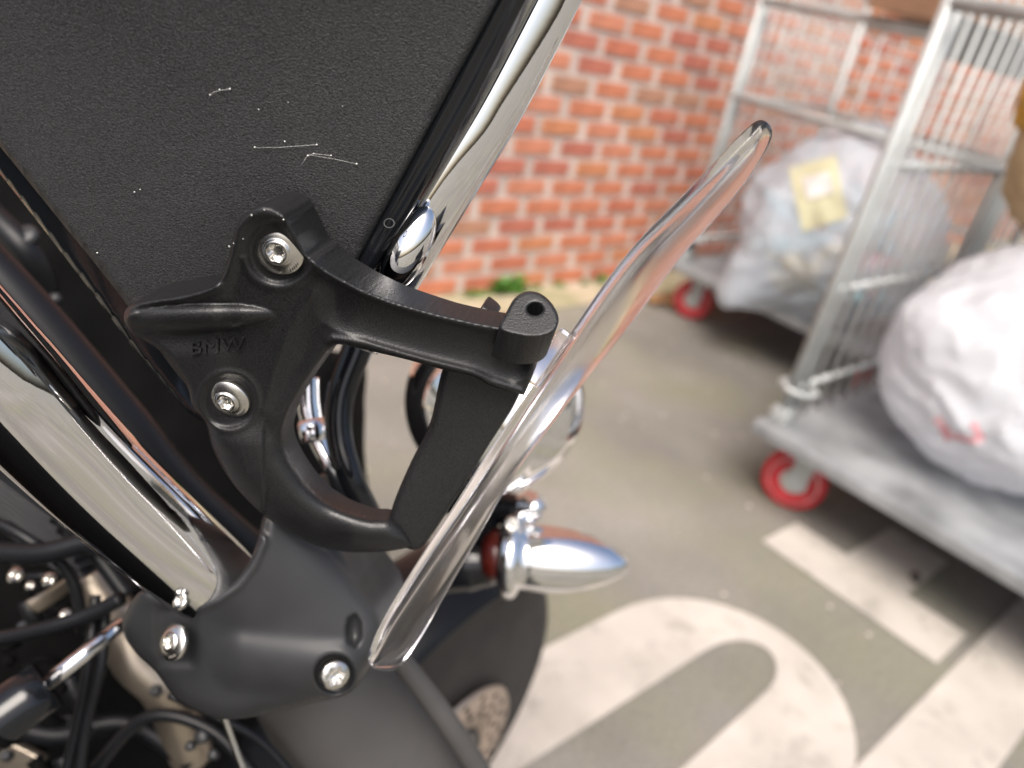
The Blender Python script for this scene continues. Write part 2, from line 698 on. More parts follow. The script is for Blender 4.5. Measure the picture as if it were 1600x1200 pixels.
# ------------------------------------------------------------------ weeds and litter at the wall foot
def weed(px, py, size, n, label):
    q = CAM + (H / -(W(px, py, 1) - CAM).z) * (W(px, py, 1) - CAM)
    base = Vector((q.x, min(q.y, WALL_Y - 0.03), 0.012))
    g = G()
    for i in range(n):
        a = random.uniform(0, 6.28)
        t = random.uniform(0.25, 1.2)
        L = size * random.uniform(0.6, 1.1)
        d = Vector((math.cos(a) * math.cos(t), math.sin(a) * math.cos(t) * 0.6, math.sin(t)))
        s = Vector((-math.sin(a), math.cos(a), 0)) * L * random.uniform(.1, .2)
        p0 = base + Vector((random.uniform(-1, 1), random.uniform(-.3, .3), 0)) * size * .5
        mid = p0 + d * L * .55
        tip = p0 + d * L + Vector((0, 0, -L * .25))
        g.add([p0 - s * .2, p0 + s * .2, mid + s, tip, mid - s], [(0, 1, 2, 4), (4, 2, 3)])
    tag(g.make('weed', M['leaf']), label, 'plant', 'weeds along the foot of the brick wall')


weed(785, 458, 0.10, 110, 'largest tuft of green weeds at the foot of the brick wall')
weed(735, 464, .05, 30, 'low weed tuft nearest the motorcycle at the wall foot')
weed(830, 452, .03, 26, 'tiny weed sprig just right of the largest tuft')
weed(900, 443, .035, 26, 'small weed sprig left of the medium tuft by the trolleys')
weed(865, 447, 0.04, 22, 'small green weed tuft between the largest tuft and the trolleys')
weed(925, 440, 0.055, 34, 'medium green weed tuft at the wall foot nearest the trolleys')
q = CAM + (H / -(W(1035, 478, 1) - CAM).z) * (W(1035, 478, 1) - CAM)
g = G()
for i in range(9):
    a = random.uniform(0, 6.28)
    c = Vector((q.x, q.y, 0.012)) + Vector((random.uniform(-.09, .09), random.uniform(-.05, .05), random.uniform(0, .02)))
    u = Vector((math.cos(a), math.sin(a), .2)) * .045
    s = Vector((-math.sin(a), math.cos(a), .3)) * .028
    g.add([c - u, c + s, c + u, c - s, c + Vector((0, 0, .008))], [(0, 1, 4), (1, 2, 4), (2, 3, 4), (3, 0, 4)])
tag(g.make('leaf_litter', M['dry']), 'brown dry leaf litter on the ground beside the rear trolley', 'leaves', kind='stuff')
q = CAM + (H / -(W(1428, 908, 1) - CAM).z) * (W(1428, 908, 1) - CAM)
v, f = lathe([(0.0, .02), (.010, .016), (.015, .008), (.014, 0.001)], Vector((q.x, q.y, 0.004)), Vector((0, 0, 1)), 9)
v = [Vector((p.x + (p.y - q.y) * .6, p.y, p.z)) + Vector((random.uniform(-.002, .002), random.uniform(-.002, .002), 0)) for p in v]
tag(obj('stone', v, f, M['stone'], None, False), 'small dark stone lying on the white barred road marking', 'stone')

# ------------------------------------------------------------------ roll cage trolleys
LX, LY, DZ = 0.78, 1.0, 0.225


def build_cart(base, label):
    B = Vector(base)
    t = thing('cage_trolley', label, 'trolley', base, 'grey roll cage trolleys with red casters')

    def P(x, y, z):
        return B + Vector((x, y, z))
    # deck: a tray with turned-down lips
    g = G()
    g.add(*box(P(LX / 2 - .035, -LY / 2 + .012, DZ - .004), (LX / 2 + .03, 0, 0), (0, LY / 2 + .02, 0), (0, 0, .004), .002))
    g.add(*box(P(-.066, -LY / 2 + .012, DZ - .016), (.004, 0, 0), (0, LY / 2 + .018, 0), (0, 0, .014), .002))
    g.add(*box(P(LX - .004, -LY / 2 + .012, DZ - .016), (.004, 0, 0), (0, LY / 2 + .018, 0), (0, 0, .014), .002))
    for yy in (.029, -LY - .005):
        g.add(*box(P(LX / 2 - .035, yy, DZ - .016), (LX / 2 + .02, 0, 0), (0, .004, 0), (0, 0, .013), .002))
    g.make('deck', M['deck'], t, False)
    top = 1.30
    first = None
    # end frames: posts, rails, bars
    for yy in (0, -LY + .03):
        for xx in (0, LX - .05):
            g = G()
            g.add(*bar(P(xx, yy, DZ), P(xx, yy, top), .0148, 14))
            g.add(*box(P(xx, yy, DZ + .02), (.022, 0, 0), (0, .022, 0), (0, 0, .02), .004))
            g.make('post', M['galv'], t)
        for zz, r_ in ((top, .0148), (.86, .009), (.575, .009), (.32, .009)):
            g = G()
            g.add(*bar(P(.0, yy, zz), P(LX - .05, yy, zz), r_, 12))
            g.make('rail', M['galv'], t)
        n = 10
        for i in range(n):
            xx = .046 + i * (LX - .05 - .046 - .06) / (n - 1)
            r_ = .0145 if i == 0 else .0064
            if first is None or i == 0:
                o = obj('bar', *bar(P(xx, yy, DZ), P(xx, yy, top), r_, 10), M['galv'], t)
                if i:
                    first = o
            else:
                o = first.copy()
                COL.objects.link(o)
                o.parent = t
                o.location = Vector((xx, yy, (DZ + top) / 2))
                WP[o.name] = B + o.location
    # back grid
    for zz, r_ in ((1.19, .014), (.84, .011), (.56, .009), (.32, .009)):
        obj('rail', *bar(P(LX - .05, -.02, zz), P(LX - .05, -LY + .05, zz), r_, 12), M['galv'], t)
    for i in range(9):
        o = first.copy()
        COL.objects.link(o)
        o.parent = t
        o.location = Vector((LX - .05, -.1 - i * (LY - .23) / 8, DZ + .4825))
        WP[o.name] = B + o.location
        o.scale = (1, 1, .9)
    # front top bar and latch hook
    obj('rail', *bar(P(0, 0, 1.172), P(0, -LY + .03, 1.172), .0145, 12), M['galv'], t)
    hk = [P(-.045, .006, .335), P(-.05, -.02, .33), P(-.02, -.045, .325), P(.03, -.045, .32), P(.055, -.012, .32), P(.03, .02, .325), P(-.02, .024, .33), P(-.045, .006, .335)]
    obj('latch_loop', *tube(catmull(hk, 6), .0075, 10, False), M['galv'], t)
    # casters
    for cx, cy, rot in ((.055, -.07, .34), (LX - .12, -.1, .5), (.05, -LY + .14, .1), (LX - .12, -LY + .14, .9)):
        c = P(cx, cy, .081)
        ax = Vector((math.cos(rot), math.sin(rot), 0))
        u, vv = Vector((0, 0, 1)), ax.cross(Vector((0, 0, 1)))
        g = G()
        for s in (-1, 1):
            g.add(*box(c + ax * s * .026 + Vector((0, 0, .055)) + vv * .01, ax * .0025, vv * .024, u * .072, .001))
        g.add(*box(c + Vector((0, 0, .125)) + vv * .01, ax * .03, vv * .04, u * .004, .001))
        cs = g.make('caster', M['galv'], t, False)
        tp = [(.062, -.019), (.073, -.021), (.080, -.014), (.081, 0), (.080, .014), (.073, .021), (.062, .019)]
        obj('tyre', *lathe(tp, c, ax, 36), M['red'], cs)
        obj('hub', *lathe([(0, -.0225), (.016, -.0225), (.020, -.0205), (.054, -.017), (.063, -.0205), (.063, .0205), (.054, .017), (.020, .0205), (.016, .0225), (0, .0225)], c, ax, 32), M['hub'], cs)
    return t


def copy_tree(o, parent=None):
    c = o.copy()
    COL.objects.link(c)
    if parent:
        c.parent = parent
    for ch in list(o.children):
        copy_tree(ch, c)
    return c


CB = Vector((1.70, 0.742, 0))
cart = build_cart(CB, 'grey cage trolley nearest the bike with a white sack on its deck')
RB = Vector((2.55, 1.735, 0))
cart2 = copy_tree(cart)
cart2.location = RB
WP[cart2.name] = RB
cart2['label'] = 'grey cage trolley against the brick wall with a yellow papered sack inside'
obj('rail', *bar(RB + Vector((0, 0, .857)), RB + Vector((0, -LY + .03, .857)), .014, 12), M['galv'], cart2)
obj('end_panel', *box(CB + Vector((.36, .002, 1.118)), (.3, 0, 0), (0, .004, 0), (0, 0, .04), .002), M['panel'], cart, False)


# ------------------------------------------------------------------ sacks of rubbish
def sack(name, c, rx, ry, rz, m, seed, amp, sag=0.35, mats=None, pull=None, sub=6):
    bm = bmesh.new()
    bmesh.ops.create_icosphere(bm, subdivisions=sub, radius=1)
    for q in bm.verts:
        d = q.co.normalized()
        n1 = pnoise(d * 1.7 + Vector((seed, 0, 0)))
        # creases: folded ridges running over the film
        cr = 1 - abs(pnoise(d * 3.3 + Vector((0, seed, 0)))) * 2
        cr2 = 1 - abs(pnoise(d * 7.5 + Vector((0, 0, seed)))) * 2
        cr3 = (1 - abs(pnoise(d * 4.6 + Vector((seed * 2, 3, 0))) * 2.2)) ** 5
        r_ = 1 + amp * (n1 + .36 * cr + .06 * cr2 + .12 * max(0, cr3))
        if pull is not None:
            kk = max(0, d.dot(pull))
            r_ *= 1 + .42 * kk ** 26
        p = d * r_
        z = p.z
        if z < 0:
            z = z * (1 - sag * .6)
            k_ = 1 + sag * .25 * min(1, -z)
            p.x *= k_
            p.y *= k_
        else:
            k_ = 1 - .18 * z * z
            p.x *= k_
            p.y *= k_
        q.co = Vector((p.x * rx, p.y * ry, z * rz))
    low = min(q.co.z for q in bm.verts)
    me = bpy.data.meshes.new(name)
    bm.to_mesh(me)
    bm.free()
    me.materials.append(m)
    me.polygons.foreach_set('use_smooth', [True] * len(me.polygons))
    o = bpy.data.objects.new(name, me)
    COL.objects.link(o)
    o.location = c
    WP[o.name] = Vector(c)
    return o


b2 = sack('rubbish_sack', (2.00, 0.39, 0.48), .285, .285, .285, M['bag_white'], 3.1, .12)
tag(b2, 'crumpled white sack with faint red print on the nearest trolley deck', 'sack')
b1 = sack('rubbish_sack', (2.68, 1.235, 0.50), .29, .33, .36, M['bag_clear'], 8.4, .12, pull=Vector((-.25 / .29, .13 / .33, -.30 / .36)).normalized())
tag(b1, 'cloudy clear sack of bottles with a yellow paper label', 'sack')

# ------------------------------------------------------------------ things inside / on the sacks
g = G()
bcols = [mat('bottle_%d' % i, c, 0.3, transmission=0.3) for i, c in enumerate([(.72, .84, .9), (.45, .72, .80), (.85, .70, .35), (.20, .38, .75), (.85, .22, .25), (.85, .88, .88)])]
for i in range(46):
    d = Vector((random.gauss(0, 1), random.gauss(0, 1), random.gauss(0, 1))).normalized() * random.uniform(.55, .93)
    c = Vector((2.68, 1.235, 0.46)) + Vector((d.x * .25, d.y * .28, d.z * .22 - .02))
    if c.z < .30:
        c.z = .30
    ax = Vector((random.uniform(-1, 1), random.uniform(-1, 1), random.uniform(-.6, .6))).normalized()
    g.add(*lathe([(.0, -.09), (.03, -.088), (.033, -.08), (.033, .04), (.014, .085), (.014, .105), (0, .106)], c, ax, 10), random.choices(range(6), [4, 3, 1.8, 1.6, 1.4, 5])[0])
o = g.make('plastic_bottles', None, None, True, mats=bcols)
tag(o, 'heap of pastel plastic bottles showing through the cloudy clear sack', 'bottles', kind='stuff')


def on_sack(sk, pts, m, name, parent, lift=.004, n=8):
    """a thin sheet draped on the front of a sack: pts are four photo corners"""
    bpy.context.view_layer.update()
    dg = bpy.context.evaluated_depsgraph_get()
    V, F = [], []
    inv = sk.matrix_world.inverted()
    a, b, c_, d = [Vector(p) for p in pts]
    for i in range(n + 1):
        for j in range(n + 1):
            u, v_ = i / n, j / n
            p = (a * (1 - u) + b * u) * (1 - v_) + (d * (1 - u) + c_ * u) * v_
            dr = (W(p.x, p.y, 1) - CAM).normalized()
            hit, loc, nor, _ = sk.ray_cast(inv @ CAM, inv.to_3x3() @ dr)
            pt = sk.matrix_world @ loc if hit else CAM + dr * 2.8
            V.append(pt - dr * lift)
    N = len(V)
    for i in range(n):
        for j in range(n):
            q_ = i * (n + 1) + j
            F.append((q_, q_ + 1, q_ + n + 2, q_ + n + 1))
    return obj(name, V, F, m, parent)


lab = on_sack(b1, [(1232, 262), (1306, 242), (1323, 340), (1254, 362)], M['paper'], 'paper_label', None, .006)
tag(lab, 'pale yellow paper label stuck on the cloudy clear sack', 'label')
on_sack(b1, [(1252, 278), (1296, 268), (1303, 300), (1262, 312)], M['white_paper'], 'white_patch', lab, .010)
M['print'] = mat('faded_red_print', (0.62, 0.16, 0.20), 0.5, vscale=60, col2=(.75, .55, .58))
for pts in ([(1458, 655), (1470, 650), (1492, 682), (1478, 690)], [(1516, 662), (1526, 660), (1540, 688), (1528, 694)], [(1480, 684), (1490, 676), (1530, 686), (1528, 696)]):
    o = on_sack(b2, pts, M['print'], 'red_print', b2, .003, 4)
# cardboard on top of the rear trolley, sack behind the bars of the near one
bx = thing('cardboard_box', 'brown cardboard box lying on top of the trolley by the wall', 'box', (2.86, 1.12, 1.19))
g = G()
g.add(*box((2.86, 1.10, 1.30), (.34, 0, 0), (0, .22, 0), (0, 0, .10), .004))
g.make('carton', M['card'], bx, False)
obj('flap', *box((2.50, 1.10, 1.235), (.012, 0, -.03), (0, .22, 0), (.02, 0, .008), 0), M['card'], bx, False)
ts = sack('sack', (2.18, 0.44, 0.955), .25, .22, .27, M['tan'], 5.5, .10, sub=5)
tag(ts, 'tan sack stuffed high behind the bars of the nearest trolley', 'sack')
yb = sack('yellow_net_bag', (2.05, 0.585, 1.045), .075, .075, .10, M['yellow'], 2.2, .2, sub=4)
tag(yb, 'bright yellow net bag wedged against the tan sack in the trolley', 'bag')

# ================================================================== MOTORCYCLE
WC = W(640, 1165, .880)                      # front wheel centre, resting on the ground
WR_ = WC.z
wt = WC
bike = thing('motorcycle', 'black and chrome motorcycle with a clear screen on a cast black bracket', 'motorcycle', (WC.x, WC.y, 0))
OUT = (0.2 * rgt - 0.45 * dwn + 0.87 * fwd).normalized()   # through the bracket, away from the eye


def const(v):
    return lambda P, *a: np.full(len(P), float(v))


def lin(d0, gx=0.0, gy=0.0, x0=430, y0=391):
    return lambda P: d0 + gx * (P[:, 0] - x0) + gy * (P[:, 1] - y0)


def flat(P, d):
    return np.zeros(len(P))


def sstep(a, b, x):
    t = np.clip((x - a) / (b - a), 0, 1)
    return t * t * (3 - 2 * t)


# ---- black slab added behind the left parts; its colour stands in for deep shade
plate('shade_backing', [(-150, 60, 1), (200, 300), (330, 560), (505, 545), (520, 640), (520, 720), (530, 800), (560, 900), (580, 1000), (590, 1290, 1), (-150, 1290, 1)], [],
      lin(.60, .0001, .0001), lambda P, d: 3 * np.sin(P[:, 0] / 23.) * np.sin(P[:, 1] / 31.), const(20), .14, fwd, M['black'], bike, 14)

# ---- textured headlight side panel
def panel_depth(P):
    t = P[:, 1] - 391
    s = .00011 * t + .00006 * 60 * np.log1p(np.exp(np.clip(t / 60., -30, 30)))
    return .271 + s + .03 * ((P[:, 0] - 420) / 900) ** 2


plate('headlight_side_panel', [(-110, -110, 1), (836, -110, 1), (777, 0), (700, 142), (630, 272), (560, 402), (530, 470), (480, 560), (420, 620), (350, 640), (290, 600), (180, 452), (90, 340), (0, 229), (-110, 96, 1)], [],
      panel_depth, flat, const(7), .03, OUT, M['leather'], bike, 7)
plate('panel_flange', [(-110, 70, 1), (0, 205), (190, 430), (340, 620), (310, 655), (225, 565), (140, 452), (0, 272), (-110, 145, 1)], [],
      lambda P: panel_depth(P) + .016, flat, const(8), .012, OUT, M['gloss'], bike, 6)
gs = plate('gloss_trim_strip', [(830, -110, 1), (885, -110, 1), (823, 0), (712, 212), (577, 432), (548, 440), (560, 400), (630, 270), (700, 140), (774, 0)], [],
           lambda P: panel_depth(P) + .003, lambda P, d: 5 * np.exp(-((d - 12) / 4.) ** 2), const(5), .02, OUT, M['gloss'], bike, 4)
bez = obj('chrome_bezel', *pxtube([(915, -100, .270), (868, 0, .277), (783, 165, .287), (716, 277, .293), (612, 450, .305), (560, 540, .312)], [42, 41, 41, 41, 39, 36], 40, 12, flat=0.4, side=(rgt * .22 + dwn * .72 - fwd * .66)), M['chrome'], bike)
c = W(637, 390, .283)
ax = (W(601, 461, .287) - W(672, 319, .279)).normalized()
k_ = .283 / 1200
prof = [(33 * math.sin(a) * k_, -74 * math.cos(a) * k_) for a in [math.pi * i / 24 for i in range(25)]]
prof[0] = (0, prof[0][1])
prof[-1] = (0, prof[-1][1])
obj('dome_nut', *lathe(prof, c, ax, 40), M['chrome'], bike)
# tiny moulded ring on the trim
P_ = [W(608 + 8 * math.cos(a), 349 + 7 * math.sin(a), .2685) for a in [6.2832 * i / 20 for i in range(21)]]
obj('moulded_ring', *tube(P_, .00028, 6, False), M['satin'], gs)

# ---- cast bracket
BO = [(194, 490), (205, 476), (240, 468), (300, 457), (333, 446), (350, 424), (361, 388), (370, 352), (389, 330), (412, 321), (437, 329), (456, 354), (470, 383), (483, 401), (513, 423), (563, 450), (613, 470), (680, 489), (740, 503), (790, 512), (835, 517), (856, 520), (846, 540), (836, 566), (830, 592), (819, 618, 1),
      (792, 610), (766, 603), (738, 588), (690, 577), (640, 563), (590, 551), (545, 541), (520, 541), (492, 575), (466, 614), (448, 650), (444, 688), (460, 726), (490, 766), (530, 793), (575, 807), (608, 809), (632, 828), (648, 854, 1),
      (600, 862), (540, 862), (489, 851), (437, 823), (391, 786), (356, 744), (333, 702), (320, 657), (301, 636), (293, 606), (270, 570), (245, 545), (215, 528), (197, 509)]


def br_depth(P):
    return .25 + .000165 * (P[:, 1] - 391) + .004 * sstep(560, 830, P[:, 0])


ARM = [(500, 462), (540, 487), (600, 508), (680, 532), (740, 545), (800, 566)]
CARM = [(372, 690), (400, 735), (450, 785), (510, 818), (580, 835), (650, 850)]


def br_height(P, d):
    x, y = P[:, 0], P[:, 1]
    h = np.zeros(len(P))
    # plate floor sits lower than the rims
    floor = sstep(330, 372, x) * (1 - sstep(470, 520, x)) * sstep(330, 352, y) * (1 - sstep(600, 680, y))
    h -= 7 * floor * sstep(4, 26, d)
    # channel of the arm
    da = poly_dist(P, ARM)
    h -= 13 * np.clip(1 - (da / 33) ** 2, 0, 1) ** 1.0 * sstep(485, 530, x)
    # rims along the arm
    up = [(442, 338), (463, 373), (480, 399), (513, 426), (563, 453), (613, 473), (680, 492), (740, 506), (800, 516)]
    h += 9 * np.exp(-(poly_dist(P, up) / 7) ** 2)
    low = [(519, 530), (567, 537), (633, 556), (700, 573), (740, 584), (767, 598), (817, 614)]
    h += 8 * np.exp(-(poly_dist(P, low) / 7) ** 2)
    # step next to the lug
    h += 6 * sstep(0, 14, 590 - y - (815 - x) * .0) * 0
    # valley between plate and the facet that carries the arm
    val = [(487, 455), (452, 512), (428, 575), (412, 640)]
    dv = poly_dist(P, val)
    right = (x - np.interp(y, [455, 512, 575, 640], [487, 452, 428, 412])) > 0
    h += np.where(right, -9 * sstep(0, 46, dv), 0) * (1 - sstep(500, 560, x)) * sstep(450, 490, y)
    h += 2.5 * np.exp(-(dv / 7) ** 2)
    # wing bump and its rim
    a = R(-2)
    u = (x - 306) * math.cos(a) + (y - 497) * math.sin(a)
    v = -(x - 306) * math.sin(a) + (y - 497) * math.cos(a)
    q = (u / 122) ** 2 + (v / 23) ** 2
    wing = 1 - sstep(340, 380, x)
    rim = [(203, 492), (215, 480), (250, 472), (305, 461), (338, 449)]
    h -= 9 * wing * sstep(468, 480, y) * (1 - sstep(525, 560, y)) * (y < 700)
    h += 9 * np.exp(-(poly_dist(P, rim) / 8) ** 2)
    h += 27 * np.clip(1 - q, 0, 1) ** .75
    # screw seats
    r1 = np.hypot(x - 437, y - 393)
    h -= 8 * (1 - sstep(44, 54, r1))
    h += 3 * np.exp(-((r1 - 58) / 6) ** 2) * (y > 400)
    r2 = np.hypot(x - 357, y - 627)
    h -= 3 * (1 - sstep(38, 44, r2))
    h += 3.5 * np.exp(-((r2 - 46) / 5) ** 2)
    # round belly of the lower arm
    dc = poly_dist(P, CARM)
    h += 17 * np.clip(1 - (dc / 54) ** 2, 0, 1) * sstep(645, 700, y)
    return h


def br_edge(P):
    return 8 + 26 * sstep(640, 720, P[:, 1]) + 4 * (P[:, 0] < 300) + 7 * (1 - sstep(335, 365, P[:, 1])) * (P[:, 0] < 450)


br = plate('screen_bracket', BO, [], br_depth, br_height, br_edge, lambda x, y: .019 - .006 * max(0, min(1, (x - 480) / 220)) - .010 * max(0, min(1, (y - 560) / 120)), OUT, M['cast'], bike, 3.2)
# lug with its through hole, on the end of the arm
c = W(837, 489, .2655)
axl = (W(812, 566, .292) - c).normalized()
hole = [(836 + 12 * math.cos(a), 483 + 9.5 * math.sin(a)) for a in [6.2832 * i / 14 for i in range(14)]]
plate('mounting_lug', [(781, 514), (793, 484), (806, 464), (825, 455), (847, 460), (865, 478), (873, 499), (866, 517), (846, 526), (818, 526)], [hole],
      lambda P: .2665 - .00012 * (P[:, 1] - 489), flat, const(4.5), 0.017, axl, M['cast'], br, 2.5)
plate('locating_tab', [(748, 489), (751, 481), (757, 479), (772, 492), (771, 500), (752, 500)], [], lin(.287), flat, const(2), .01, OUT, M['cast'], br, 2)
# flat strut from the arm down to the screen edge
plate('strut', [(700, 560), (760, 566), (810, 598), (806, 628), (766, 692), (716, 772), (676, 834), (654, 858), (628, 852), (611, 824), (613, 792), (640, 726), (672, 660)], [],
      lambda P: .301 + .00011 * (P[:, 1] - 600), lambda P, d: np.zeros(len(P)), lambda P: np.where(P[:, 0] < 760 - (P[:, 1] - 560) * .50, 12., 4.), .022, OUT, M['cast'], br, 4)


def screw(x, y, d, rpx, nrm, parent, dome=True):
    """flanged button screw with a six lobed socket"""
    k = rpx * d / 1200
    c = W(x, y, d)
    g = G()
    pr = [(1.0, -.25), (1.0, .03), (.97, .07), (.60, .19), (.53, .20), (.51, .25), (.47, .29), (.42, .31), (.37, .31), (.345, .29), (.31, .06), (.16, .04), (0, .04)]
    g.add(*lathe([(a * k, b * k) for a, b in pr], c, nrm, 48, lobes={9, 10}))
    u, v = frame(nrm)
    # maker's ticks around the flange
    for i in range(5):
        a = 2.2 + i * .13
        p = c + (math.cos(a) * u + math.sin(a) * v) * k * .82 + nrm * k * .14
        t = (-math.sin(a) * u + math.cos(a) * v)
        r_ = (math.cos(a) * u + math.sin(a) * v)
        g.add(*box(p, t * k * .015, r_ * k * .09, nrm * k * .02), 1)
    return g.make('screw', None, parent, True, [M['steel'], M['mark']])


NV = (-0.15 * rgt + 0.56 * dwn - 0.81 * fwd).normalized()
NV1 = (-0.10 * rgt + 0.52 * dwn - 0.85 * fwd).normalized()
s1 = screw(436, 391, .2530, 40.5, NV1, br)
s2 = screw(357, 624, .2895, 34, NV, br)


def lettering(txt, x, y, d, hpx, rot, nrm, m, name, parent, sx=1.0, ext=.00035, surf=None):
    cu = bpy.data.curves.new('text', 'FONT')
    cu.body = txt
    cu.align_x = 'CENTER'
    cu.align_y = 'CENTER'
    cu.extrude = ext
    cu.bevel_depth = ext * .4
    cu.space_character = 1.05
    t = bpy.data.objects.new('text', cu)
    COL.objects.link(t)
    bpy.context.view_layer.update()
    me = bpy.data.meshes.new_from_object(t.evaluated_get(bpy.context.evaluated_depsgraph_get()))
    bpy.data.objects.remove(t)
    s = hpx * d / 1200 / .72
    xa = (math.cos(rot) * rgt + math.sin(rot) * dwn)
    xa = (xa - xa.dot(nrm) * nrm).normalized()
    ya = nrm.cross(xa)
    c = W(x, y, d)
    V = [c + xa * q.co.x * s * sx + ya * q.co.y * s + nrm * q.co.z for q in me.vertices]
    F = [tuple(p.vertices) for p in me.polygons]
    if surf:
        for i, q in enumerate(me.vertices):
            px_ = x + (q.co.x * sx * math.cos(rot) - q.co.y * -math.sin(rot) * -1 * 0) * hpx / .72
            py_ = y + (q.co.x * sx * math.sin(rot) - q.co.y) * hpx / .72
            A_ = np.array([[px_, py_]])
            dd = float(br_depth(A_)[0])
            dd -= float(br_height(A_, np.array([60.]))[0]) * dd / 1200
            V[i] = W(px_, py_, dd) + nrm * (q.co.z)
    bpy.data.meshes.remove(me)
    return obj(name, V, F, m, parent, False)


lettering('BMW', 341, 539, .2746, 21, R(-5), NV, M['cast'], 'raised_lettering', br, 1.22, .0010, True)
lettering('A2', 374, 614, .2865, 9, R(14), NV, M['mark'], 'screw_mark', br, 1.0, .0001)

# ---- fork leg, clamp and sleeve
obj('fork_tube', *pxtube([(-160, 420, .240), (0, 592, .270), (160, 755, .311), (318, 896, .357), (342, 922, .372)], [97, 92, 81, 70, 68], 64, 12), M['chrome'], bike)
obj('black_cable_conduit', *pxtube([(-110, 330, .40), (20, 455, .415), (182, 642, .44), (295, 775, .465), (440, 905, .50)], [37, 36, 34, 32, 30], 28, 8), M['conduit'], bike)
CO = [(446, 770), (414, 800), (402, 846), (388, 880), (367, 908), (337, 929), (306, 942), (284, 944), (264, 931), (240, 921), (216, 926), (196, 958), (191, 985), (212, 1020), (243, 1050), (273, 1090), (300, 1107), (340, 1123), (385, 1122), (440, 1110), (500, 1096), (548, 1082), (585, 1030), (598, 990), (590, 952), (566, 918), (545, 880), (522, 850), (470, 828)]


def cl_height(P, d):
    x, y = P[:, 0], P[:, 1]
    s = (x - 340) * .73 - (y - 930) * .68
    h = 75 * np.sqrt(np.clip(1 - (s / 175) ** 2, 0, 1)) - 40
    bs = poly_dist(P, [(380, 1030), (525, 1052)])
    h2 = 82 * np.sqrt(np.clip(1 - (bs / 66) ** 2, 0, 1)) - 32
    h = np.log(np.exp(h / 6) + np.exp(h2 / 6)) * 6
    fl = sstep(235, 255, x) * (1 - sstep(296, 312, x)) * sstep(940, 958, y) * (1 - sstep(1030, 1050, y))
    h = h - 12 * fl
    r4 = np.hypot(x - 523, y - 1053)
    h = h * (1 - (1 - sstep(26, 34, r4))) + (1 - sstep(26, 34, r4)) * 22
    sl = ((x - 553) / 13) ** 2 + ((y - 985) / 26) ** 2
    rim = [(402, 846), (388, 880), (367, 908), (337, 929), (306, 942)]
    h = h + 9 * np.exp(-((poly_dist(P, rim) - 10) / 6) ** 2)
    return h - 26 * np.clip(1 - sl, 0, 1) ** .5


clamp = plate('fork_clamp', CO, [], lambda P: .351 + .00010 * (P[:, 1] - 950) + .00004 * (P[:, 0] - 330), cl_height, const(24), .075, fwd, M['satin'], bike, 4)


def bolt(x, y, d, rpx, nrm, parent, name='screw'):
    k = rpx * d / 1200
    pr = [(1.0, -.3), (1.0, .25), (.93, .38), (.55, .45), (.50, .44), (.47, .18), (0, .16)]
    return obj(name, *lathe([(a * k, b * k) for a, b in pr], W(x, y, d), nrm, 32, {4, 5}), M['steel'], parent)


screw(270, 1003, .336, 28, (-.45 * rgt - .25 * dwn - .85 * fwd).normalized(), clamp)
bolt(522, 1053, .354, 23, (.45 * rgt + .05 * dwn - .88 * fwd).normalized(), clamp)
bolt(283, 940, .331, 13, (-.3 * rgt - .5 * dwn - .8 * fwd).normalized(), clamp)
bolt(569, 950, .37, 7, (-.1 * rgt - .5 * dwn - .8 * fwd).normalized(), clamp)
obj('fork_sleeve', *pxtube([(430, 930, .50), (530, 1085, .535), (610, 1210, .56), (700, 1350, .60)], [100, 118, 122, 122], 48, 8), M['sleeve'], bike)
obj('sleeve_edge', *pxtube([(585, 980, .47), (640, 1050, .49), (700, 1130, .51), (770, 1240, .54)], [15, 17, 18, 18], 16, 8), M['sleeve'], bike)

# ---- inside the opening of the bracket
obj('hose', *pxtube([(575, 500, .40), (556, 550, .40), (533, 615, .40), (530, 680, .40), (548, 745, .40), (576, 800, .41)], [26, 24, 22, 21, 20, 18], 20, 8), M['gloss'], bike)
obj('brake_pipe', *pxtube([(480, 590, .42), (482, 640, .42), (497, 690, .42), (522, 735, .42), (560, 790, .43)], [18, 19, 15, 13, 12], 18, 8), M['chrome'], bike)
g = G()
g.add(*lathe([(0, 0), (.0075, 0), (.0075, .011), (.006, .0125), (0, .0125)], W(483, 655, .414), (rgt * .2 + dwn), 24))
g.make('pipe_union', M['chrome_worn'], bike)

# ---- round chrome lamp in front
c = W(773, 628, .56)
rl = 140 * .56 / 1200
ax = (0.80 * rgt + 0.42 * dwn + 0.10 * fwd).normalized()
pr = []
for i in range(49):
    a = math.pi * i / 48
    q = rl
    for a_, w_ in ((math.radians(118), .05), (math.radians(103), .035)):
        q += rl * w_ * math.exp(-((a - a_) / .055) ** 2)
    pr.append((q * math.sin(a) if 0 < i < 48 else 0, -q * math.cos(a)))
lamp = obj('spot_lamp', *lathe(pr, c, ax, 72), M['chrome'], bike)
obj('lamp_stay', *pxtube([(700, 742, .60), (735, 790, .62), (760, 830, .64)], [26, 22, 22], 16, 6), M['gloss'], bike)

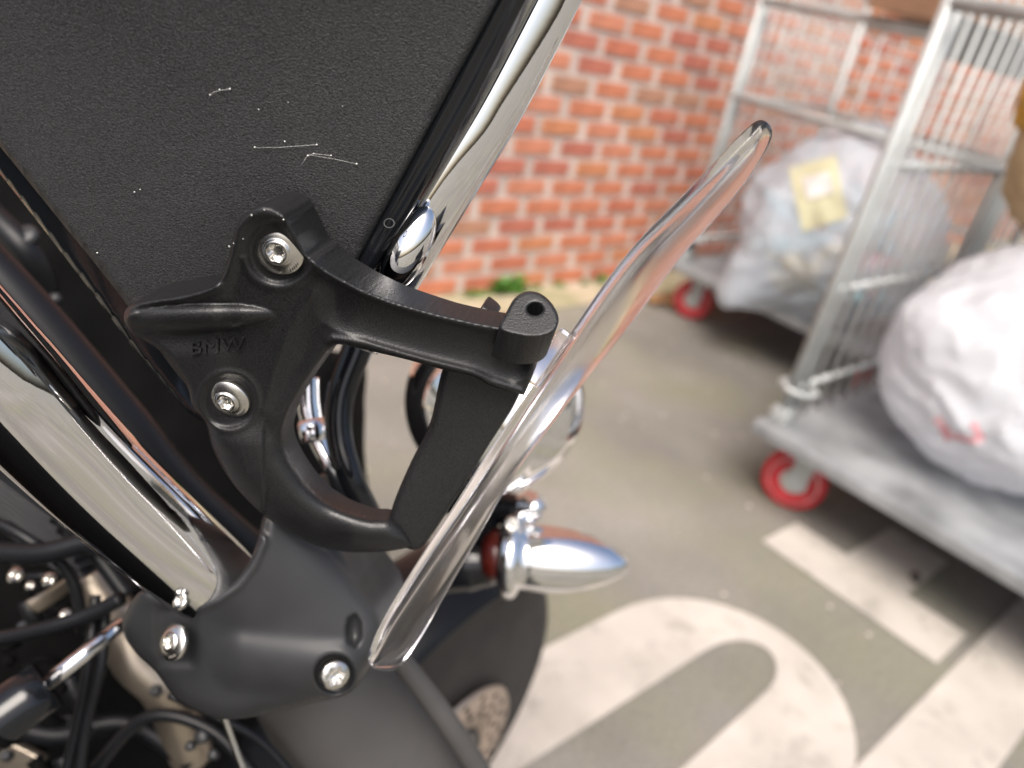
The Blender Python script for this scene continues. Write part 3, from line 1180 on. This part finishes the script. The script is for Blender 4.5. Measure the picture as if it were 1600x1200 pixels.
# ---- bullet indicator
c = W(797, 868, .63)
tip = W(982, 884, .625)
ax = (tip - c).normalized()
k_ = .63 / 1200
ind = obj('indicator', *lathe([(a * k_, h * k_) for a, h in [(0, -16), (54, -16), (60, -8), (61, 8), (57, 16), (49, 18), (51, 30), (52, 55), (49, 90), (42, 122), (31, 152), (18, 173), (8, 182), (0, 185)]], c, ax, 48), M['chrome'], bike)
obj('indicator_ring', *lathe([(a * k_, h * k_) for a, h in [(58, -14), (65, -10), (67, 0), (65, 10), (58, 14)]], c, ax, 48), M['chrome'], ind)
M['amber'] = mat('red_lens', (.09, .012, .008), .15, transmission=.2)
obj('lens', *lathe([(a * k_, h * k_) for a, h in [(44, -15), (40, -30), (30, -40), (14, -46), (0, -47)]], c, ax, 40), M['amber'], ind)
g = G()
g.add(*pxtube([(690, 880, .66), (740, 876, .655), (775, 880, .65)], [50, 48, 34], 24, 6))
g.add(*pxtube([(690, 760, .66), (770, 790, .65), (815, 795, .64)], [40, 30, 20], 20, 6))
g.make('indicator_bracket', M['gloss'], bike)
obj('bracket_bolt', *lathe([(a * k_, h * k_) for a, h in [(0, -8), (25, -8), (27, 0), (25, 8), (16, 12), (15, 24), (10, 28), (0, 29)]], W(828, 792, .63), (rgt * .4 - dwn * .1 - fwd * .9).normalized(), 8), M['chrome'], bike)
bolt(800, 820, .60, 12, (rgt * .2 - dwn * .4 - fwd * .9).normalized(), bike, 'bracket_bolt')

# ---- front wheel
vd = Vector((wt.x, wt.y, 0)).normalized()
HA = R(-35)
bf = Vector((vd.x * math.cos(HA) - vd.y * math.sin(HA), vd.x * math.sin(HA) + vd.y * math.cos(HA), 0))
lat = Vector((bf.y, -bf.x, 0))
tw = .032
tp = []
for i in range(21):
    a = math.pi * i / 20
    tp.append((WR_ - .058 + .058 * math.sin(a) ** .8 if 0 < i < 20 else WR_ - .062, -tw * math.cos(a)))
wheel = obj('front_wheel', *lathe([(WR_ - .062, -.03), (WR_ - .072, -.032), (WR_ - .085, -.03), (WR_ - .085, .03), (WR_ - .072, .032), (WR_ - .062, .03)], WC, lat, 72), M['gloss'], bike)
obj('tyre', *lathe([(WR_ - .075, -.04)] + tp + [(WR_ - .075, .04)], WC, lat, 96), M['rubber'], wheel)
obj('brake_disc', *lathe([(.062, .050), (.112, .050), (.114, .052), (.112, .055), (.062, .055), (.062, .050)], WC, lat, 72), M['disc'], wheel)
u, v = frame(lat)
g = G()
for ring, rad in enumerate((.078, .090, .102)):
    for i in range(20):
        a = 2 * math.pi * (i + ring * .33) / 20
        g.add(*lathe([(0, .0005), (.0034, .0004), (.0034, -.001)], WC + lat * .0552 + (math.cos(a) * u + math.sin(a) * v) * rad, lat, 8))
g.make('disc_drillings', M['black'], wheel)['kind'] = 'stuff'
g = G()
for i in range(7):
    a = 2 * math.pi * i / 7 + .25
    d1 = math.cos(a) * u + math.sin(a) * v
    d2 = -math.sin(a) * u + math.cos(a) * v
    g.add(*box(WC + d1 * .085, d1 * .07, d2 * .011, lat * .018, .004))
g.make('spoke_set', M['gloss'], wheel)
obj('axle_hub', *lathe([(0, .078), (.014, .078), (.024, .073), (.028, .062), (.038, .058), (.058, .057), (.060, .050), (.04, .03), (.04, -.06), (0, -.06)], WC, lat, 36), M['satin'], wheel)
for i in range(5):
    a = 2 * math.pi * i / 5 + .5
    d1 = math.cos(a) * u + math.sin(a) * v
    obj('disc_bolt', *lathe([(.008, 0), (.008, .005), (.005, .007), (0, .007)], WC + d1 * .050 + lat * .057, lat, 12), M['steel'], wheel)
d1 = (u * 0 + Vector((0, 0, 1)) * .93 + bf * -.3).normalized()
obj('valve', *tube([WC + d1 * (WR_ - .09) + lat * .02, WC + d1 * (WR_ - .135) + lat * .03], .004, 10), M['steel'], wheel)

# front mudguard over the back half of the tyre
V, F = [], []
na, nb = 40, 10
for lay in (0, 1):
    for i in range(na + 1):
        a = R(62 + 110 * i / na)
        for j in range(nb + 1):
            b_ = -1 + 2 * j / nb
            rr_ = WR_ + .022 - .018 * b_ * b_ - .003 * lay
            V.append(WC + (bf * math.cos(a) + Vector((0, 0, 1)) * math.sin(a)) * rr_ + lat * .052 * b_)
n1 = (na + 1) * (nb + 1)
for lay in (0, 1):
    for i in range(na):
        for j in range(nb):
            q = lay * n1 + i * (nb + 1) + j
            F.append((q, q + 1, q + nb + 2, q + nb + 1))
for i in range(na):
    for j in (0, nb):
        q = i * (nb + 1) + j
        F.append((q, q + nb + 1, q + nb + 1 + n1, q + n1))
for j in range(nb):
    for i in (0, na):
        q = i * (nb + 1) + j
        F.append((q, q + 1, q + 1 + n1, q + n1))
obj('front_mudguard', V, F, M['conduit'], bike)

# ---- mechanicals in the shade at the lower left
obj('clutch_adjuster', *pxtube([(-90, 1190, .40), (0, 1122, .413), (74, 1070, .425)], [44, 43, 42], 32, 2), M['gloss'], bike)
obj('adjuster_ring', *pxtube([(-12, 1130, .41), (-2, 1123, .411)], [46, 46], 32, 2), M['black'], bike)
obj('adjuster_rod', *pxtube([(55, 1084, .423), (192, 972, .452)], [12.5, 12], 20, 2), M['chrome_worn'], bike)
obj('exhaust_pipe', *pxtube([(140, 900, .52), (180, 965, .52), (215, 1030, .52), (262, 1082, .53), (300, 1180, .56)], [30, 36, 38, 36, 32], 24, 8), M['tan_metal'], bike)
obj('lever_arm', *pxtube([(52, 948, .50), (85, 928, .50), (118, 903, .49)], [15, 13, 9], 14, 6, flat=.6), M['tan_metal'], bike)
obj('footrest_plate', *box(W(20, 1185, .55), (rgt + .5 * dwn).normalized() * .022, (dwn - .5 * rgt).normalized() * .012, fwd * .004, .002), M['tan_metal'], bike)
for x, y, r_ in ((25, 899, 13), (78, 906, 12), (48, 915, 8), (103, 962, 11)):
    bolt(x, y, .47, r_, (-.3 * rgt - .5 * dwn - .8 * fwd).normalized(), bike, 'engine_bolt')
for pts, r_ in (([(-60, 860, .46), (60, 865, .45), (150, 850, .45), (230, 905, .44)], 17),
                ([(-60, 1010, .47), (60, 985, .46), (140, 960, .46), (190, 935, .46)], 12),
                ([(150, 930, .48), (140, 1020, .47), (125, 1110, .47), (95, 1240, .47)], 8),
                ([(165, 940, .48), (160, 1030, .47), (135, 1130, .47), (120, 1240, .47)], 8),
                ([(-60, 790, .47), (40, 840, .46), (110, 900, .47), (130, 990, .48)], 9),
                ([(265, 1085, .46), (340, 1120, .46), (410, 1160, .47), (480, 1240, .48)], 7),
                ([(-40, 640, .47), (60, 760, .47), (140, 850, .47), (200, 930, .47)], 14)):
    obj('cable', *pxtube(pts, r_, 14, 8), M['conduit'], bike)
obj('speed_sensor_rod', *pxtube([(346, 1110, .41), (364, 1160, .415), (390, 1230, .42)], 5.5, 12, 4), M['steel'], bike)
for x, y, d, r_ in ((318, 1150, .5, 12), (336, 1178, .5, 9), (300, 1165, .5, 8), (45, 372, .5, 20), (90, 470, .5, 10)):
    obj('frame_bolt', *lathe([(r_ * .0004, 0), (r_ * .0004, .004), (r_ * .0003, .006), (0, .006)], W(x, y, d), (-fwd - .4 * dwn).normalized(), 14), M['satin'], bike)
rnd = random.Random(3)
for i in range(9):
    y = 742 + i * 15
    obj('cooling_fin', *box(W(18 + i * 9, y, .56), (rgt * .8 + dwn * .6) * .05, (dwn * .8 - rgt * .6) * .0012, fwd * .02, .0004), M['satin'], bike, False)
for i in range(15):
    x, y = rnd.uniform(-10, 190), rnd.uniform(860, 1200)
    a = rnd.uniform(-1, 1.2)
    L = rnd.uniform(25, 80)
    d = rnd.uniform(.50, .57)
    obj('pipe', *pxtube([(x, y, d), (x + L * math.cos(a) * .5, y + L * math.sin(a) * .5 + rnd.uniform(-12, 12), d), (x + L * math.cos(a), y + L * math.sin(a), d + .01)], rnd.uniform(6, 15), 12, 5), M[rnd.choice(['satin', 'conduit', 'conduit', 'black', 'black'])], bike)
for i in range(22):
    x, y = rnd.uniform(0, 400), rnd.uniform(880, 1195)
    obj('engine_bolt', *lathe([(.0042, 0), (.0042, .004), (.003, .006), (0, .006)], W(x, y, rnd.uniform(.51, .55)), (-fwd - rnd.uniform(0, .8) * dwn + rnd.uniform(-.4, .4) * rgt).normalized(), 6), M[rnd.choice(['black', 'satin', 'satin', 'conduit', 'steel'])], bike, False)
for pts, r_ in (([(10, 1130, .53), (90, 1150, .53), (200, 1130, .54), (300, 1190, .55)], 16), ([(150, 1200, .5), (230, 1120, .5), (330, 1140, .5), (400, 1215, .5)], 10), ([(-20, 330, .5), (40, 390, .5), (70, 450, .52)], 22)):
    obj('hose', *pxtube(pts, r_, 14, 8), M['conduit'], bike)

# ---- tank and engine, unseen left of the frame, placed to darken the fork's reflections
tk = CAM + rgt * -.50 + dwn * .12 + fwd * -.05
axt = (fwd - .25 * rgt + .1 * dwn).normalized()
obj('fuel_tank', *lathe([(0, -.36)] + [(.19 * math.sin(a) ** .7, -.36 * math.cos(a)) for a in [math.pi * i / 20 for i in range(1, 20)]] + [(0, .36)], tk, axt, 48), M['gloss'], bike)
obj('engine_casing', *lathe([(0, -.50), (.25, -.49), (.36, -.40), (.38, .10), (.30, .24), (0, .27)], CAM + rgt * -.66 + dwn * .50 + fwd * .0, axt, 32), M['satin'], bike)

obj('crankcase', *lathe([(0, -.45), (.2, -.44), (.27, -.36), (.28, .15), (.22, .28), (0, .30)], CAM + rgt * -.50 + dwn * .56 + fwd * .34, axt, 32), M['black'], bike)

# ---- clear screen, seen almost edge on
SL = [(1184, 184), (1111, 265), (1045, 333), (980, 400), (912, 490), (860, 565), (812, 632), (750, 723), (680, 837), (617, 940), (588, 995), (573, 1032)]
SR = [(1217, 202), (1182, 261), (1128, 326), (1066, 396), (995, 490), (931, 572), (876, 645), (797, 753), (747, 837), (693, 927), (660, 985), (618, 1056)]
n = len(SL)
NS = 96
la = catmull([(x, y, 0) for x, y in SL], 20)
ra = catmull([(x, y, 0) for x, y in SR], 20)
def relax(L):
    A_ = np.array([tuple(p) for p in L])
    for _ in range(60):
        A_[1:-1] = .25 * A_[:-2] + .5 * A_[1:-1] + .25 * A_[2:]
    return [Vector(p) for p in A_]


la, ra = relax(la), relax(ra)
V, F = [], []
N = len(la)
seg = 40
for i in range(N):
    s = i / (N - 1)
    env = max(2e-2, 1 - abs(2 * s - 1) ** 40)
    d0 = .292 + .045 * s
    ex = .003 + .020 * max(0.0, math.sin(math.pi * s)) ** .7
    l, r_ = la[i], ra[i]
    wpx = (r_ - l).length
    dirp = (r_ - l).normalized()
    th = min(.0038 * 1200 / d0, wpx * .30)
    P0 = W(l.x + dirp.x * th, l.y + dirp.y * th, d0)
    P1 = W(r_.x - dirp.x * th * .85, r_.y - dirp.y * th * .85, d0 + ex)
    j0, j1 = max(i - 1, 0), min(i + 1, N - 1)
    tg = (W(la[j1].x, la[j1].y, d0 + .045 / N) - W(la[j0].x, la[j0].y, d0 - .045 / N)).normalized()
    a = P1 - P0
    a = a - a.dot(tg) * tg
    nn = a.normalized().cross(tg)
    b = th * d0 / 1200 * env ** .5
    mid = (P0 + P1) / 2
    ha = a.length / 2 * env ** .5
    an = a.normalized()
    for k in range(seg):
        t = 2 * math.pi * k / seg
        cx, cy = math.cos(t), math.sin(t)
        off = ha if cx >= 0 else -ha
        if abs(cx) < 1e-6:
            off = 0
        # stadium section
        sx_ = math.copysign(abs(cx) ** .55, cx)
        sy_ = math.copysign(abs(cy) ** .55, cy)
        V.append(mid + an * (ha + b) * sx_ + nn * b * sy_)
for i in range(N - 1):
    for k in range(seg):
        k2 = (k + 1) % seg
        F.append((i * seg + k, i * seg + k2, (i + 1) * seg + k2, (i + 1) * seg + k))
F.append(tuple(range(seg))[::-1])
F.append(tuple((N - 1) * seg + k for k in range(seg)))
scr = obj('windscreen', V, F, M['acrylic'], bike)
# clear rubber pad between lug and screen
v, f = box(W(858, 560, .305), (rgt * .6 - dwn * .8).normalized() * .0125, (rgt * .8 + dwn * .6).normalized() * .0035, fwd * .006, .001)
obj('clear_pad', v, f, M['acrylic'], scr, False)

# ---- cobweb threads caught on the panel and bracket
cw = thing('cobweb', 'fine white cobweb threads with specks stuck across the textured black panel', 'cobweb', W(470, 235, .25))


def pd(x, y):
    return float(panel_depth(np.array([[x, y]], float))[0]) - .0006


for pts in ([(398, 231), (440, 230), (495, 226)], [(481, 243), (490, 240), (517, 243)], [(483, 242), (520, 248), (557, 256)], [(327, 151), (334, 144), (345, 141), (360, 139)], [(474, 308), (450, 325), (443, 334)], [(481, 243), (470, 258)]):
    obj('thread', *tube([W(x, y, pd(x, y)) for x, y in pts], .000036, 5), M['web'], cw)
for x, y, r_ in ((398, 230, 1.9), (445, 221, 1.7), (495, 226, 1.7), (481, 243, 1.9), (490, 240, 1.6), (517, 243, 1.7), (557, 256, 1.8), (328, 148, 1.7), (343, 140, 1.6), (359, 139, 2.0), (404, 171, 1.2), (210, 300, 1.5), (219, 296, 1.2), (152, 395, 1.6), (535, 166, 1.0), (450, 160, 1.0)):
    d = pd(x, y)
    k = .75 * r_ * d / 1200
    obj('speck', *lathe([(0, -k), (k * .8, -k * .5), (k, 0), (k * .8, k * .5), (0, k)], W(x, y, d), fwd, 8), M['web'], cw)
for x, y, r_ in ((393, 336, 1.8), (413, 328, 1.3), (358, 385, 1.6), (365, 380, 1.1), (380, 373, 1.1), (443, 343, 1.6)):
    d = float(br_depth(np.array([[x, y]], float))[0]) - .0008
    k = .75 * r_ * d / 1200
    obj('speck', *lathe([(0, -k), (k * .8, -k * .5), (k, 0), (k * .8, k * .5), (0, k)], W(x, y, d), fwd, 8), M['web'], cw)
